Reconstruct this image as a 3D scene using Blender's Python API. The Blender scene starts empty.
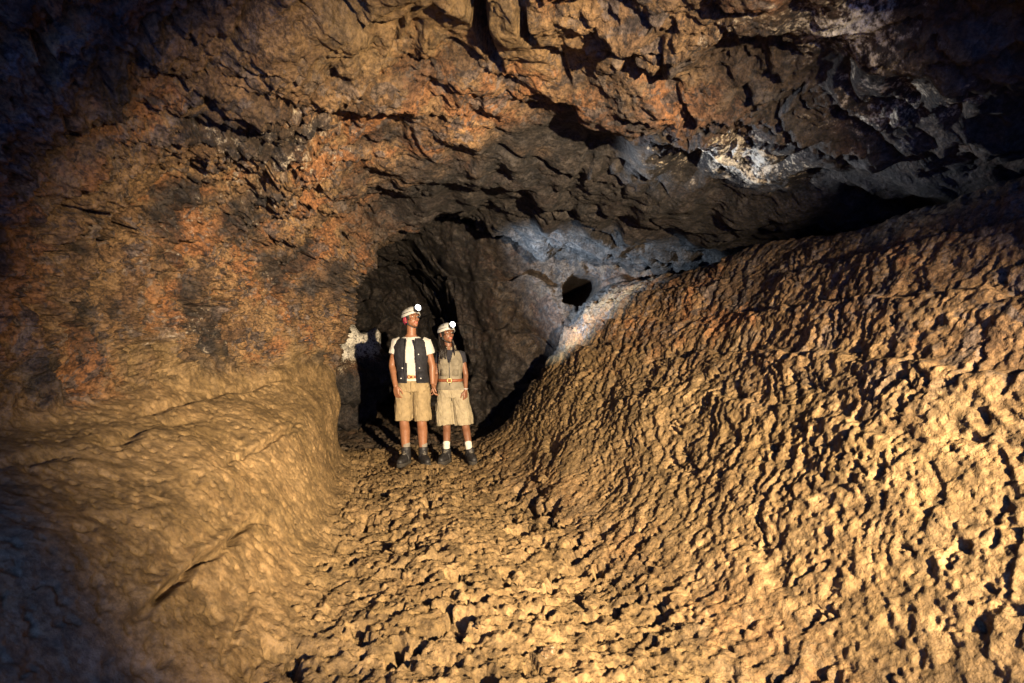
import bpy, bmesh, math, random
import numpy as np
from mathutils import Vector, Matrix, Euler

random.seed(7)
rng = np.random.default_rng(11)
S = bpy.context.scene
COL = S.collection
R = math.radians
CAM_Z = 1.45
F_PX = 597.0


def at(px, py, Y):
    return Vector(((px - 512) / F_PX * Y, Y, CAM_Z - (py - 341.5) / F_PX * Y))


# ------------------------------------------------------------------ noise
_perm = rng.permutation(256).astype(np.int32)
_perm = np.concatenate([_perm, _perm, _perm])
_g = rng.normal(size=(256, 3)).astype(np.float32)
_g /= np.linalg.norm(_g, axis=1, keepdims=True)
_jit = rng.random((256, 3)).astype(np.float32)


def perlin(x, y, z):
    x = np.asarray(x, np.float32); y = np.asarray(y, np.float32); z = np.asarray(z, np.float32)
    x, y, z = np.broadcast_arrays(x, y, z)
    xf, yf, zf = np.floor(x), np.floor(y), np.floor(z)
    X = xf.astype(np.int32) & 255; Y = yf.astype(np.int32) & 255; Z = zf.astype(np.int32) & 255
    x = x - xf; y = y - yf; z = z - zf
    u = x * x * x * (x * (x * 6 - 15) + 10)
    v = y * y * y * (y * (y * 6 - 15) + 10)
    w = z * z * z * (z * (z * 6 - 15) + 10)
    out = 0
    for dx in (0, 1):
        wx = u if dx else 1 - u
        px = _perm[X + dx]
        for dy in (0, 1):
            wy = wx * (v if dy else 1 - v)
            pxy = _perm[px + ((Y + dy) & 255)]
            for dz in (0, 1):
                g = _g[_perm[pxy + ((Z + dz) & 255)]]
                d = g[..., 0] * (x - dx) + g[..., 1] * (y - dy) + g[..., 2] * (z - dz)
                out = out + wy * (w if dz else 1 - w) * d
    return out * 1.5


def fbm(x, y, z, f, octv, gain=.5, lac=2.03):
    a, s = 1.0, 0
    for i in range(octv):
        s = s + a * perlin(x * f + 13.7 * i, y * f + 5.1 * i, z * f + 9.3 * i)
        a *= gain; f *= lac
    return s


def ridged(x, y, z, f, octv, gain=.5, lac=2.1):
    a, s = 1.0, 0
    for i in range(octv):
        n = 1 - np.abs(perlin(x * f + 3.7 * i, y * f + 15.1 * i, z * f + 7.3 * i)) * 1.8
        s = s + a * n
        a *= gain; f *= lac
    return s


def worley(x, y, z, two_d=False):
    """F1, F2 and a random value of the nearest cell."""
    xi, yi, zi = np.floor(x).astype(np.int32), np.floor(y).astype(np.int32), np.floor(z).astype(np.int32)
    f1 = np.full(x.shape, 9., np.float32); f2 = f1.copy(); cid = np.zeros(x.shape, np.float32)
    for dx in (-1, 0, 1):
        for dy in (-1, 0, 1):
            for dz in ((0,) if two_d else (-1, 0, 1)):
                cx, cy, cz = xi + dx, yi + dy, zi + dz
                h = _perm[_perm[_perm[cx & 255] + (cy & 255)] + (cz & 255)]
                j = _jit[h]
                ddx = cx + j[..., 0] - x; ddy = cy + j[..., 1] - y
                d = ddx * ddx + ddy * ddy
                if not two_d:
                    ddz = cz + j[..., 2] - z
                    d = d + ddz * ddz
                near = d < f1
                f2 = np.where(near, f1, np.minimum(f2, d))
                cid = np.where(near, h / 255., cid)
                f1 = np.minimum(f1, d)
    return np.sqrt(f1), np.sqrt(f2), cid


def sstep(a, b, x):
    if a > b: return 1 - sstep(b, a, x)
    t = np.clip((x - a) / (b - a), 0, 1)
    return t * t * (3 - 2 * t)


# ------------------------------------------------------------------ materials
def new_mat(name):
    m = bpy.data.materials.new(name); m.use_nodes = True
    nt = m.node_tree
    return m, nt, nt.nodes['Principled BSDF']


def N(nt, kind, **kw):
    n = nt.nodes.new(kind)
    for k, v in kw.items():
        if k.startswith('i_'):
            n.inputs[k[2:].replace('_', ' ')].default_value = v
        else:
            setattr(n, k, v)
    return n


def mixc(nt, fac, a, b, mode='MIX'):
    n = nt.nodes.new('ShaderNodeMix'); n.data_type = 'RGBA'; n.blend_type = mode; n.clamp_factor = True
    for sock, v in ((n.inputs[0], fac), (n.inputs[6], a), (n.inputs[7], b)):
        if isinstance(v, bpy.types.NodeSocket): nt.links.new(v, sock)
        elif isinstance(v, (int, float)): sock.default_value = v
        else: sock.default_value = (*v, 1) if len(v) == 3 else v
    return n.outputs[2]


def mth(nt, op, a, b=0.0):
    n = nt.nodes.new('ShaderNodeMath'); n.operation = op
    for sock, v in ((n.inputs[0], a), (n.inputs[1], b)):
        if isinstance(v, bpy.types.NodeSocket): nt.links.new(v, sock)
        else: sock.default_value = v
    return n.outputs[0]


def ramp(nt, v, lo, hi):
    n = nt.nodes.new('ShaderNodeMapRange'); n.interpolation_type = 'SMOOTHSTEP'
    nt.links.new(v, n.inputs[0]); n.inputs[1].default_value = lo; n.inputs[2].default_value = hi
    return n.outputs[0]


def rock_material():
    m, nt, b = new_mat('cave_rock')
    co = N(nt, 'ShaderNodeTexCoord').outputs['Object']
    at_ = N(nt, 'ShaderNodeAttribute', attribute_name='mask')
    sep = N(nt, 'ShaderNodeSeparateColor'); nt.links.new(at_.outputs['Color'], sep.inputs[0])
    dust, dark, pale = sep.outputs

    def noise(scale, detail=6, rough=.6, dist=0.0):
        n = N(nt, 'ShaderNodeTexNoise', i_Scale=scale, i_Detail=detail, i_Roughness=rough, i_Distortion=dist)
        nt.links.new(co, n.inputs['Vector']); return n.outputs[0]
    n1, n2, n3, n4 = noise(2.2, 5, .65, .6), noise(9, 5, .7), noise(38, 3, .7), noise(1.1, 7, .66)
    c = mixc(nt, ramp(nt, n1, .38, .62), (.115, .066, .036), (.215, .132, .066))
    c = mixc(nt, ramp(nt, n4, .51, .56), c, (.20, .092, .040))
    c = mixc(nt, mth(nt, 'MULTIPLY', ramp(nt, n2, .53, .70), .75), c, (.036, .026, .023))
    n5, n6 = noise(4.2, 7, .68, 1.2), noise(13.0, 5, .7, .8)
    c = mixc(nt, mth(nt, 'MULTIPLY', ramp(nt, n5, .52, .57), .85), c, mixc(nt, ramp(nt, n2, .4, .6), (.050, .040, .042), (.115, .092, .085)))
    c = mixc(nt, mth(nt, 'MULTIPLY', ramp(nt, n6, .57, .61), .8), c, (.022, .017, .018))
    c = mixc(nt, mth(nt, 'MULTIPLY', dust, .92), c,
             mixc(nt, ramp(nt, n1, .40, .60), mixc(nt, ramp(nt, n2, .35, .68), (.098, .064, .029), (.168, .112, .050)), mixc(nt, ramp(nt, n2, .35, .68), (.145, .096, .045), (.235, .157, .077))))
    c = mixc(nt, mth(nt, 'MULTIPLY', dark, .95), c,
             mixc(nt, ramp(nt, n2, .42, .72), (.012, .012, .014), (.038, .034, .034)))  # basalt tone taken near black, stands in for shade at the rear
    pn = mth(nt, 'ADD', mth(nt, 'MULTIPLY', n3, .6), n2)
    pm = mth(nt, 'ADD', pn, mth(nt, 'MULTIPLY', pale, .55))
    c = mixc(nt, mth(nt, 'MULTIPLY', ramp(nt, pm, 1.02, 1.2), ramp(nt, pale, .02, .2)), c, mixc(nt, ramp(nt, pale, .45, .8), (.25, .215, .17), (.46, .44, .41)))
    nv = mth(nt, 'ADD', mth(nt, 'MULTIPLY', n3, .6), mth(nt, 'MULTIPLY', n2, .4))
    c = mixc(nt, mth(nt, 'SUBTRACT', 1.0, mth(nt, 'MULTIPLY', dust, .5)), c, mixc(nt, ramp(nt, nv, .37, .62), (.32, .32, .34), (1.5, 1.46, 1.38)), 'MULTIPLY')
    nt.links.new(c, b.inputs['Base Color'])
    b.inputs['Roughness'].default_value = .8
    b.inputs['Specular IOR Level'].default_value = .25
    v = N(nt, 'ShaderNodeTexVoronoi', i_Scale=26.0); nt.links.new(co, v.inputs['Vector'])
    h = mth(nt, 'ADD', mth(nt, 'MULTIPLY', noise(30, 5, .72), 1.1), mth(nt, 'MULTIPLY', v.outputs[0], .35))
    h = h
    bp = N(nt, 'ShaderNodeBump', i_Strength=.8, i_Distance=.03)
    bp2 = N(nt, 'ShaderNodeBump', i_Strength=.8, i_Distance=.006)
    nt.links.new(noise(110, 3, .7), bp2.inputs['Height']); nt.links.new(bp2.outputs[0], bp.inputs['Normal'])
    nt.links.new(h, bp.inputs['Height']); nt.links.new(mth(nt, 'MULTIPLY', at_.outputs['Alpha'], .03), bp.inputs['Distance']); nt.links.new(bp.outputs[0], b.inputs['Normal'])
    return m


def plain(name, col, rough=.8, var=.25, scale=60.0, bump=.0, spec=.3, weave=False):
    m, nt, b = new_mat(name)
    co = N(nt, 'ShaderNodeTexCoord').outputs['Object']
    n = N(nt, 'ShaderNodeTexNoise', i_Scale=scale, i_Detail=5.0, i_Roughness=.65); nt.links.new(co, n.inputs['Vector'])
    lo = tuple(c * (1 - var) for c in col); hi = tuple(min(1, c * (1 + var)) for c in col)
    nt.links.new(mixc(nt, ramp(nt, n.outputs[0], .3, .7), lo, hi), b.inputs['Base Color'])
    b.inputs['Roughness'].default_value = rough
    b.inputs['Specular IOR Level'].default_value = spec
    if bump:
        bp = N(nt, 'ShaderNodeBump', i_Strength=bump, i_Distance=.01)
        nt.links.new(n.outputs[0], bp.inputs['Height']); nt.links.new(bp.outputs[0], b.inputs['Normal'])
    return m


def glow(name, col, strength):
    m, nt, b = new_mat(name)
    b.inputs['Base Color'].default_value = (.9, .9, .9, 1)
    b.inputs['Emission Color'].default_value = (*col, 1)
    b.inputs['Emission Strength'].default_value = strength
    return m


ROCK = rock_material()

# ------------------------------------------------------------------ the cave shell (lava tube), sections at stations along Y
# order: crevice end, lip, ceiling right, ceiling middle, ceiling left, wall top, wall middle, wall base,
#        ledge crest, ledge foot, floor middle, bank foot, bank middle, bank crest, crevice floor, crevice end
SEC = {
    -1.5: [(3.7, 2.5), (2.6, 2.65), (1.4, 2.9), (0, 3.3), (-1.4, 3.2), (-2.5, 2.7), (-2.9, 1.7), (-2.8, .85), (-1.9, .66), (-1.2, .02), (.1, 0), (1.6, .03), (2.5, 1.0), (2.95, 2.2), (3.3, 2.3), (3.7, 2.5)],
    1.5: [(4.0, 2.45), (2.5, 2.6), (1.3, 2.8), (0, 3.2), (-1.3, 3.2), (-2.4, 2.7), (-2.85, 1.75), (-2.72, 1.0), (-1.72, .64), (-1.0, .02), (.2, 0), (1.35, .03), (2.1, .95), (2.8, 2.2), (3.3, 2.28), (3.8, 2.4)],
    3.0: [(4.2, 2.45), (2.35, 2.66), (1.2, 2.97), (0, 3.2), (-1.2, 3.15), (-2.3, 2.7), (-2.8, 1.75), (-2.68, 1.02), (-1.68, .66), (-1.06, .02), (0, 0), (.92, .03), (1.72, .96), (2.56, 2.25), (3.2, 2.3), (4.1, 2.4)],
    5.0: [(4.1, 2.4), (2.15, 2.64), (1.1, 2.96), (-.2, 3.12), (-1.4, 3.0), (-2.35, 2.6), (-2.72, 1.8), (-2.60, 1.14), (-1.90, .74), (-1.5, .02), (-.6, 0), (.32, .04), (1.25, .97), (2.38, 2.24), (3.0, 2.25), (4.0, 2.3)],
    7.0: [(3.6, 2.35), (1.75, 2.55), (.8, 2.82), (-.5, 3.02), (-1.5, 2.85), (-2.15, 2.35), (-2.36, 1.75), (-2.32, 1.2), (-2.12, .76), (-1.97, .02), (-1.1, 0), (-.25, .05), (.68, .98), (1.74, 2.2), (2.5, 2.2), (3.5, 2.3)],
    8.0: [(3.4, 2.3), (1.55, 2.42), (.6, 2.62), (-.75, 3.06), (-1.42, 2.80), (-1.88, 2.35), (-2.15, 1.6), (-2.22, .95), (-2.20, .6), (-2.17, .02), (-1.3, 0), (-.5, .05), (.36, .95), (1.42, 2.15), (2.3, 2.2), (3.2, 2.3)],
    8.6: [(3.2, 2.3), (1.5, 2.45), (.6, 2.66), (-.8, 3.2), (-1.8, 3.1), (-3.0, 2.8), (-3.6, 1.7), (-3.7, .9), (-3.6, .5), (-3.4, .02), (-1.5, 0), (-.62, .05), (.2, .85), (1.25, 2.1), (2.2, 2.2), (3.0, 2.3)],
    9.2: [(3.0, 2.4), (1.9, 2.7), (.6, 2.9), (-.8, 3.25), (-2.4, 3.2), (-4.0, 2.8), (-4.7, 1.7), (-4.8, .9), (-4.7, .5), (-4.5, .02), (-1.6, 0), (.2, .02), (.9, .5), (1.6, 1.7), (2.2, 2.0), (2.8, 2.3)],
    15.: [(3.0, 2.4), (1.9, 2.7), (.6, 2.95), (-.8, 3.25), (-2.4, 3.2), (-4.5, 2.8), (-5.4, 1.7), (-5.6, .9), (-5.5, .5), (-5.2, .02), (-1.8, 0), (.5, .02), (1.0, .6), (1.7, 1.9), (2.2, 2.1), (2.8, 2.3)],
}
SEG = [36, 110, 140, 130, 120, 120, 110, 90, 120, 130, 140, 190, 170, 40, 16]

ykeys = np.array(sorted(SEC)); tab = np.array([SEC[k] for k in ykeys]); tab[:, -1] = tab[:, 0]          # (K,16,2)
rows = np.concatenate([np.linspace(-1.4, 1.5, 36), 1.5 * np.exp(np.arange(1, 500) * .00345)])
rows = np.concatenate([rows[rows < 8.2], np.arange(8.2, 9.6, .03), np.arange(9.6, 14.6, .06)])
yf = np.linspace(-2.5, 16, 1851); ker = np.exp(-.5 * (np.arange(-60, 61) / 22.) ** 2); ker /= ker.sum()
ctrl = np.zeros((len(rows), 16, 2))
for i in range(16):
    for k in range(2):
        v = np.interp(yf, ykeys, tab[:, i, k])
        v = np.convolve(np.pad(v, 60, 'edge'), ker, 'valid')
        ctrl[:, i, k] = np.interp(rows, yf, v)
ext = np.concatenate([2 * ctrl[:, :1] - ctrl[:, 1:2], ctrl, 2 * ctrl[:, -1:] - ctrl[:, -2:-1]], 1)
pts, useg = [], []
for s, n in enumerate(SEG):
    t = np.linspace(0, 1, n, endpoint=False)[None, :, None]
    if s == len(SEG) - 1: t = np.linspace(0, 1, n + 1)[None, :, None]
    p0, p1, p2, p3 = (ext[:, s + q][:, None, :] for q in range(4))
    pts.append(.5 * (2 * p1 + (p2 - p0) * t + (2 * p0 - 5 * p1 + 4 * p2 - p3) * t ** 2 + (3 * p1 - p0 - 3 * p2 + p3) * t ** 3))
    useg.append(s + t[0, :, 0])
XZ = np.concatenate(pts, 1); U = np.concatenate(useg)
nr, nc = XZ.shape[:2]
X0 = XZ[..., 0].astype(np.float32); Z0 = XZ[..., 1].astype(np.float32)
Y0 = np.repeat(rows[:, None], nc, 1).astype(np.float32)


def grid_normals(X, Y, Z):
    du = np.stack([np.gradient(a, axis=1) for a in (X, Y, Z)], -1)
    dv = np.stack([np.gradient(a, axis=0) for a in (X, Y, Z)], -1)
    n = np.cross(du, dv)
    return n / np.maximum(np.linalg.norm(n, axis=-1, keepdims=True), 1e-9)


NR = grid_normals(X0, Y0, Z0)                      # should point into the tunnel
mid = nc // 2
if NR[60, int(np.argmin(np.abs(U - 10.0))), 2] < 0: NR = -NR     # floor normal is up


def zone(a, b, c, d):
    return (sstep(a, b, U) * (1 - sstep(c, d, U)))[None, :].astype(np.float32)


w_roof = zone(.02, .5, 6.7, 7.1)                   # ceiling and wall
w_wall = zone(3.8, 4.8, 6.7, 7.1)
w_ledge = zone(6.8, 7.15, 8.75, 9.05)
w_floor = zone(8.8, 9.1, 10.8, 11.35)
w_bank = zone(10.9, 11.4, 13.2, 14.2)

D = np.zeros((nr, nc), np.float32)
# ---- ceiling and wall
c1 = int(np.argmin(np.abs(U - 7.15))); sl = np.s_[:, :c1]
x, y, z = X0[sl], Y0[sl], Z0[sl]
wx = .22 * fbm(x, y, z, 1.3, 2); wy = .22 * fbm(x + 31, y, z, 1.3, 2); wz = .22 * fbm(x, y + 47, z, 1.3, 2)
rough_w = w_wall[:, :c1]
d = .22 * fbm(x, y, z, .8, 2) + .085 * fbm(x + wx, y + wy, z + wz, 2.6, 2)
f1, f2, cid = worley((x + wx * 1.5) * 2.3 + 3, (y + wy * 1.5) * 2.3, (z + wz * 1.5) * 2.3)
d -= .22 * (cid > .62) * (1 - sstep(.14, .36, f1 + .22 * fbm(x, y, z, 9, 3))) * (.4 + .6 * rough_w)
calm = sstep(-.1, .35, perlin(x * 1.1 + 9, y * 1.1, z * 1.1)) * (1 - .6 * rough_w)
f1, f2, cid = worley((x + wx) * 1.5, (y + wy) * 1.5, (z + wz) * 1.5)
crk = sstep(-.1, .3, perlin(x * 1.3 + 4, y * 1.3 + 8, z * 1.3))
d += (cid - .5) * .15 * sstep(0, .22, f2 - f1) - .09 * crk * (1 - sstep(0, .10, f2 - f1))
f1, f2, cid = worley((x + wx * .8) * 4.6 + 7, (y + wy * .8) * 4.6, (z + wz * .8) * 4.6)
d += (cid - .5) * .06 * sstep(0, .35, f2 - f1) * (1 - .75 * calm)
d -= .055 * (ridged(x + wx, y + wy, z + wz, 2.0, 5, .58) - 1.0) * (1 - .5 * calm)
d += .05 * fbm(x, y, z, 6.0, 3, .6) * (.5 + .6 * rough_w) * (1 - .6 * calm)
d += .044 * fbm(x + wx, y + wy, z + wz, 14.0, 3, .66) * (.35 + .85 * rough_w) * (1 - .5 * calm)
pit = sstep(.30, .42, perlin(x * 5.5 + wx * 4, y * 5.5, z * 5.5 + wz * 4))
d -= .14 * pit * (.35 + .65 * rough_w) * (1 - .6 * calm)
pit = sstep(.30, .42, perlin(x * 13 + wx * 4, y * 13 + 5, z * 13 + wz * 4))
d -= .08 * pit * (.25 + .75 * rough_w) * (1 - .7 * calm)
# the deep cleft with its plates in the ceiling ahead
for (ax, ay, bx, by, wd, dp) in ((-.22, 2.5, -.22, 3.35, .045, .30), (-.22, 3.35, -.08, 3.95, .035, .22), (-.05, 2.5, .02, 3.2, .04, .26),
                                 (.02, 3.2, .10, 3.55, .025, .15), (.62, 3.5, 1.2, 4.0, .05, .12), (.1, 6.3, 1.3, 7.3, .05, .16),
                                 (-.1, 5.0, .6, 5.6, .035, .14), (.7, 4.8, .62, 5.7, .04, .15), (-1.6, 4.0, -1.0, 4.6, .05, .15)):
    qx, qy = x + .25 * wx, y + .25 * wy
    t = np.clip(((qx - ax) * (bx - ax) + (qy - ay) * (by - ay)) / ((bx - ax) ** 2 + (by - ay) ** 2), 0, 1)
    dd = np.hypot(qx - ax - t * (bx - ax), qy - ay - t * (by - ay))
    d -= dp * (1 - sstep(wd * .5, wd * 1.7, dd)) * (z > 2.3)
far = sstep(3.9, 5.0, y) * (1 - sstep(7.6, 8.2, y)) * sstep(2.3, 2.6, z) * sstep(-1.6, -.8, x)
d = d * (1 - .55 * far) + far * (.16 * fbm(x * 1.3, y * .6, z, 1.5, 2))
D[sl] += d * w_roof[:, :c1]
# unseen roof block added to shade the upper-right ceiling and crevice
D[sl] += .76 * np.exp(-((x - 2.35) / .62) ** 4 - ((y - .7) / .5) ** 4) * (z > 1.9)
# ---- ledge
c0, c1 = (int(np.argmin(np.abs(U - q))) for q in (6.75, 9.1)); sl = np.s_[:, c0:c1]
x, y, z = X0[sl], Y0[sl], Z0[sl]; u = U[c0:c1][None, :]
d = .07 * fbm(x, y, z, 1.1, 2) + .010 * fbm(x, y * .6, z, 4.2, 3) + .006 * fbm(x, y, z, 14, 4, .65) - .008 * sstep(.34, .46, perlin(x * 9, y * 9, z * 9)) - .014 * sstep(.3, .42, perlin(x * 21, y * 21 + 4, z * 21))
for (xc, slope, wd, dp, ya, yb, ph) in ((-1.40, -.07, .010, .09, 2.2, 3.8, 1.), (-1.22, -.10, .010, .03, 2.3, 3.4, 6.), (-1.62, -.1, .012, .04, 3.6, 5.6, 9.)):
    xl = xc + slope * (y - 2.3) + .07 * perlin(y * 1.6 + ph, y * 0 + .37, y * 0 + .5) + .03 * perlin(y * 6 + ph, y * 0 + .37, y * 0 + .5)
    e = np.abs(x - xl) / wd
    d -= dp * (1 - sstep(.5, 1.8, e)) * sstep(ya, ya + .25, y) * (1 - sstep(yb - .4, yb, y)) * (.35 + .65 * sstep(-.3, 0, perlin(y * 3.3 + ph, y * 0 + .37, y * 0 + .5)))
    d += dp * .35 * np.exp(-((x - xl + 2.6 * wd) / (2 * wd)) ** 2) * sstep(ya, ya + .25, y) * (1 - sstep(yb - .4, yb, y))
for (uc, amp, wd, ph, ya, yb) in ((7.45, .05, .05, 8., 2.4, 4.4), (7.25, .05, .05, 12., 3.6, 6.4)):
    line = uc + .13 * perlin(y * 1.3 + ph, y * 0 + ph, y * 0) + .04 * perlin(y * 4 + ph, y * 0, y * 0)
    on = sstep(ya, ya + .3, y) * (1 - sstep(yb - .5, yb, y)) * sstep(-.35, .1, perlin(y * 3 + ph, y * 0 + 2, y * 0))
    e = (u - line) / wd
    d += amp * on * (np.exp(-((e - 1.8) / 1.8) ** 2) * .3 - np.exp(-e ** 2))
D[sl] += d * w_ledge[:, c0:c1]
# ---- floor: lumps of clinker with pits between
c0, c1 = (int(np.argmin(np.abs(U - q))) for q in (8.75, 11.4)); sl = np.s_[:, c0:c1]
x, y, z = X0[sl], Y0[sl], Z0[sl]
calm_feet = np.zeros_like(x)
for fx, fy in ((-1.25, 7.1), (-1.05, 7.1), (-.80, 7.2), (-.50, 7.26)):
    calm_feet = np.maximum(calm_feet, np.exp(-((x - fx) / .14) ** 2 - ((y - fy) / .2) ** 2))
qx = x + .10 * fbm(x, y, z, 3., 2); qy = y + .10 * fbm(x + 9, y, z, 3., 2)
f1, f2, cid = worley(qx * 6.0, qy * 6.0, x * 0, True)
g1, g2, gid = worley(qx * 15. + 4, qy * 15., x * 0, True)
zone_p = sstep(-.35, .2, fbm(x, y, z, 1.6, 2))
d = .05 * fbm(x, y, z, 1.2, 2)
rag = .10 * fbm(x, y, z, 22, 2)
d -= .15 * (1 - sstep(.27, .37, f1 + rag)) * (cid > .40) * zone_p
d += .013 * (1 - sstep(.0, .6, g1)) - .060 * (1 - sstep(.20, .36, g1 + rag)) * (gid > .62)
d -= .075 * sstep(.30, .42, perlin(qx * 6.5 + 3, qy * 6.5, z * 0 + .5) + .3 * rag) * (.3 + .7 * zone_p)
d += .026 * fbm(x, y, z, 10, 4, .68)
d = d * (1 - .93 * calm_feet)
D[sl] += d * w_floor[:, c0:c1]
# ---- bank: frozen flow ripples that run down the slope, long terraces along it
c0, c1 = (int(np.argmin(np.abs(U - q))) for q in (10.85, 14.3)); sl = np.s_[:, c0:c1]
x, y, z = X0[sl], Y0[sl], Z0[sl]
h = np.clip(z, 0, 3)
sw = .35 * fbm(x * 0 + 3, y, h, .9, 2)
yy = y - .5 * h - 1.0 * (1 - np.exp(-h / .45)) + .26 * fbm(x * 0, y, h * 1.0, 1.7, 3)
up = sstep(.2, .8, h)
jag = fbm(x, y, z, 14, 2)
rp = ridged(x * 0 + 2, yy, h * .30, 6.5, 1) * .5 + ridged(x * 0 + 8, yy + .02 * jag, h * .30, 13., 1) * .5 + ridged(x * 0 + 5, yy + .02 * jag, h * .45, 27., 2, .6) * .28
d = .11 * fbm(x, y * .6, z, .9, 2)
d += .042 * (rp - 1.0) * (.35 + .65 * up) * (.8 + .6 * sstep(4, 7, y))
st = (h + .16 * fbm(x * 0, y, h * .3, 1.0, 4)) * 3.0 + .2 * sw
saw = st - np.floor(st)
d += (.07 * (sstep(0, .85, saw) - sstep(.88, 1.0, saw)) - .035) * sstep(-.25, .3, perlin(x * 0, y * .9, h * .9))
f1, f2, cid = worley((y + .14 * fbm(x, y, z, 5, 2)) * 9.0, (h + .1 * jag) * 10.0 + 2 * sw, x * 0, True)
d -= .045 * (1 - sstep(.15, .36, f1)) * (cid > .82)
g1, g2, gid = worley((y + .02 * jag) * 25. + 3, h * 22. + 2 * sw, x * 0, True)
d +=  - .016 * (1 - sstep(.15, .4, g1)) * (gid > .75)
d += .015 * fbm(x, y, z, 10, 4, .66)
d = d * (.66 + .34 * sstep(2.6, 5.2, y)) + .008 * fbm(x, y, z, 19, 3, .65) * (1 - sstep(4, 6, y))
D[sl] += d * w_bank[:, c0:c1]

PX = X0 + NR[..., 0] * D; PY = Y0 + NR[..., 1] * D; PZ = Z0 + NR[..., 2] * D


# ---- mineral and shade masks (r dusty ochre, g dark basalt plus painted shade, b pale deposit)
def blob(x, y, z, cx, cy, cz, rx, ry, rz):
    return np.exp(-((x - cx) / rx) ** 2 - ((y - cy) / ry) ** 2 - ((z - cz) / rz) ** 2)


def masks(x, y, z, roof, wall, ledge, floor, bank):
    n = fbm(x, y, z, 1.4, 3, .6)
    ledge = np.maximum(ledge, sstep(6.45, 7.05, U[None, :] + .4 * n) * (1 - sstep(8.8, 9.1, U))[None, :])
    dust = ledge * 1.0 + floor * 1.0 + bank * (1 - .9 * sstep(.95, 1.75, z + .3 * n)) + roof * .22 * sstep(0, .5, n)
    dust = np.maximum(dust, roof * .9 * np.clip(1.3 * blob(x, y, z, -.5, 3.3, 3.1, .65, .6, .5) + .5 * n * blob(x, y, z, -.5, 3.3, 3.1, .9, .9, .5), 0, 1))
    dust = dust * (1 - .5 * sstep(7.9, 8.8, y))
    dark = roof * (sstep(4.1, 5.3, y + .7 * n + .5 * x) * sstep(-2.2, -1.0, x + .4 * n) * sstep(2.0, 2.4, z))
    dark = np.maximum(dark, roof * sstep(.5, 1.25, x + .35 * n - .12 * (y - 3)) * sstep(2.0, 2.5, z) * .9)  # dark basalt at upper right, with the shade there painted in too
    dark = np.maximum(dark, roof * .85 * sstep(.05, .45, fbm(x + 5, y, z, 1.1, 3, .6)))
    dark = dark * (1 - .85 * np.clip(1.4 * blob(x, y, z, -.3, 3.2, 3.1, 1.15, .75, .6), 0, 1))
    dark = np.maximum(dark, sstep(7.7, 8.5, y + .2 * n) * (roof + .75 * floor + 1.2 * bank * sstep(7.3, 8.3, y + .3 * n)))  # rear chamber darkened in colour for its missing light
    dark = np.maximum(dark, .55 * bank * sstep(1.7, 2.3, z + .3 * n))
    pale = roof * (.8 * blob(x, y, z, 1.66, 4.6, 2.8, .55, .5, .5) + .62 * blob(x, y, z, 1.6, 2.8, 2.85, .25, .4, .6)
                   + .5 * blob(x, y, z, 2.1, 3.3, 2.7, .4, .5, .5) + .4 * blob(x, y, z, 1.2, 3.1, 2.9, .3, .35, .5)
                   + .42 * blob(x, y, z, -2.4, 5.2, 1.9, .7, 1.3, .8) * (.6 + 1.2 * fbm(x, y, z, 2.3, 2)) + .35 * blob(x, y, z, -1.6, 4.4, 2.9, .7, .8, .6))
    return np.stack([np.clip(a, 0, 1) for a in (dust, dark, pale)], -1)


ones = np.ones((nr, 1), np.float32)
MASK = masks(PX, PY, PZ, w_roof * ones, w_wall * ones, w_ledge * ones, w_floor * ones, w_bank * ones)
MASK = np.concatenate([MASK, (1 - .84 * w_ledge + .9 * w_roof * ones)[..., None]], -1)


def grid_mesh(name, X, Y, Z, M, flip=False, mat=ROCK):
    r, c = X.shape
    me = bpy.data.meshes.new(name)
    v = np.stack([X, Y, Z], -1).reshape(-1, 3).astype(np.float32)
    i = (np.arange(r - 1)[:, None] * c + np.arange(c - 1)[None, :]).ravel()
    f = np.stack([i, i + 1, i + c + 1, i + c], -1)
    if flip: f = f[:, ::-1]
    f = np.ascontiguousarray(f).astype(np.int32)
    me.vertices.add(len(v)); me.vertices.foreach_set('co', v.ravel())
    me.loops.add(f.size); me.loops.foreach_set('vertex_index', f.ravel())
    me.polygons.add(len(f)); me.polygons.foreach_set('loop_start', np.arange(0, f.size, 4, dtype=np.int32))
    me.polygons.foreach_set('use_smooth', np.ones(len(f), bool))
    a = me.attributes.new('mask', 'FLOAT_COLOR', 'POINT')
    rgba = M.reshape(-1, 4) if M.shape[-1] == 4 else np.concatenate([M.reshape(-1, 3), np.ones((len(v), 1))], 1).astype(np.float32)
    a.data.foreach_set('color', rgba.ravel())
    me.update(calc_edges=True); me.materials.append(mat)
    o = bpy.data.objects.new(name, me); COL.objects.link(o)
    return o


def shell_piece(name, u0, u1):
    a = 0 if u0 is None else int(np.argmin(np.abs(U - u0))); b = nc - 1 if u1 is None else int(np.argmin(np.abs(U - u1)))
    s = np.s_[:, a:b + 1]
    o = grid_mesh(name, PX[s], PY[s], PZ[s], MASK[s], flip=True)
    o['kind'] = 'structure'
    return o


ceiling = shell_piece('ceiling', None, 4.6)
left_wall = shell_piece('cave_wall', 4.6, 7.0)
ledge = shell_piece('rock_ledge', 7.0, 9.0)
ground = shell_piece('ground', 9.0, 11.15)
bank = shell_piece('rock_bank', 11.15, None)

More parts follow.
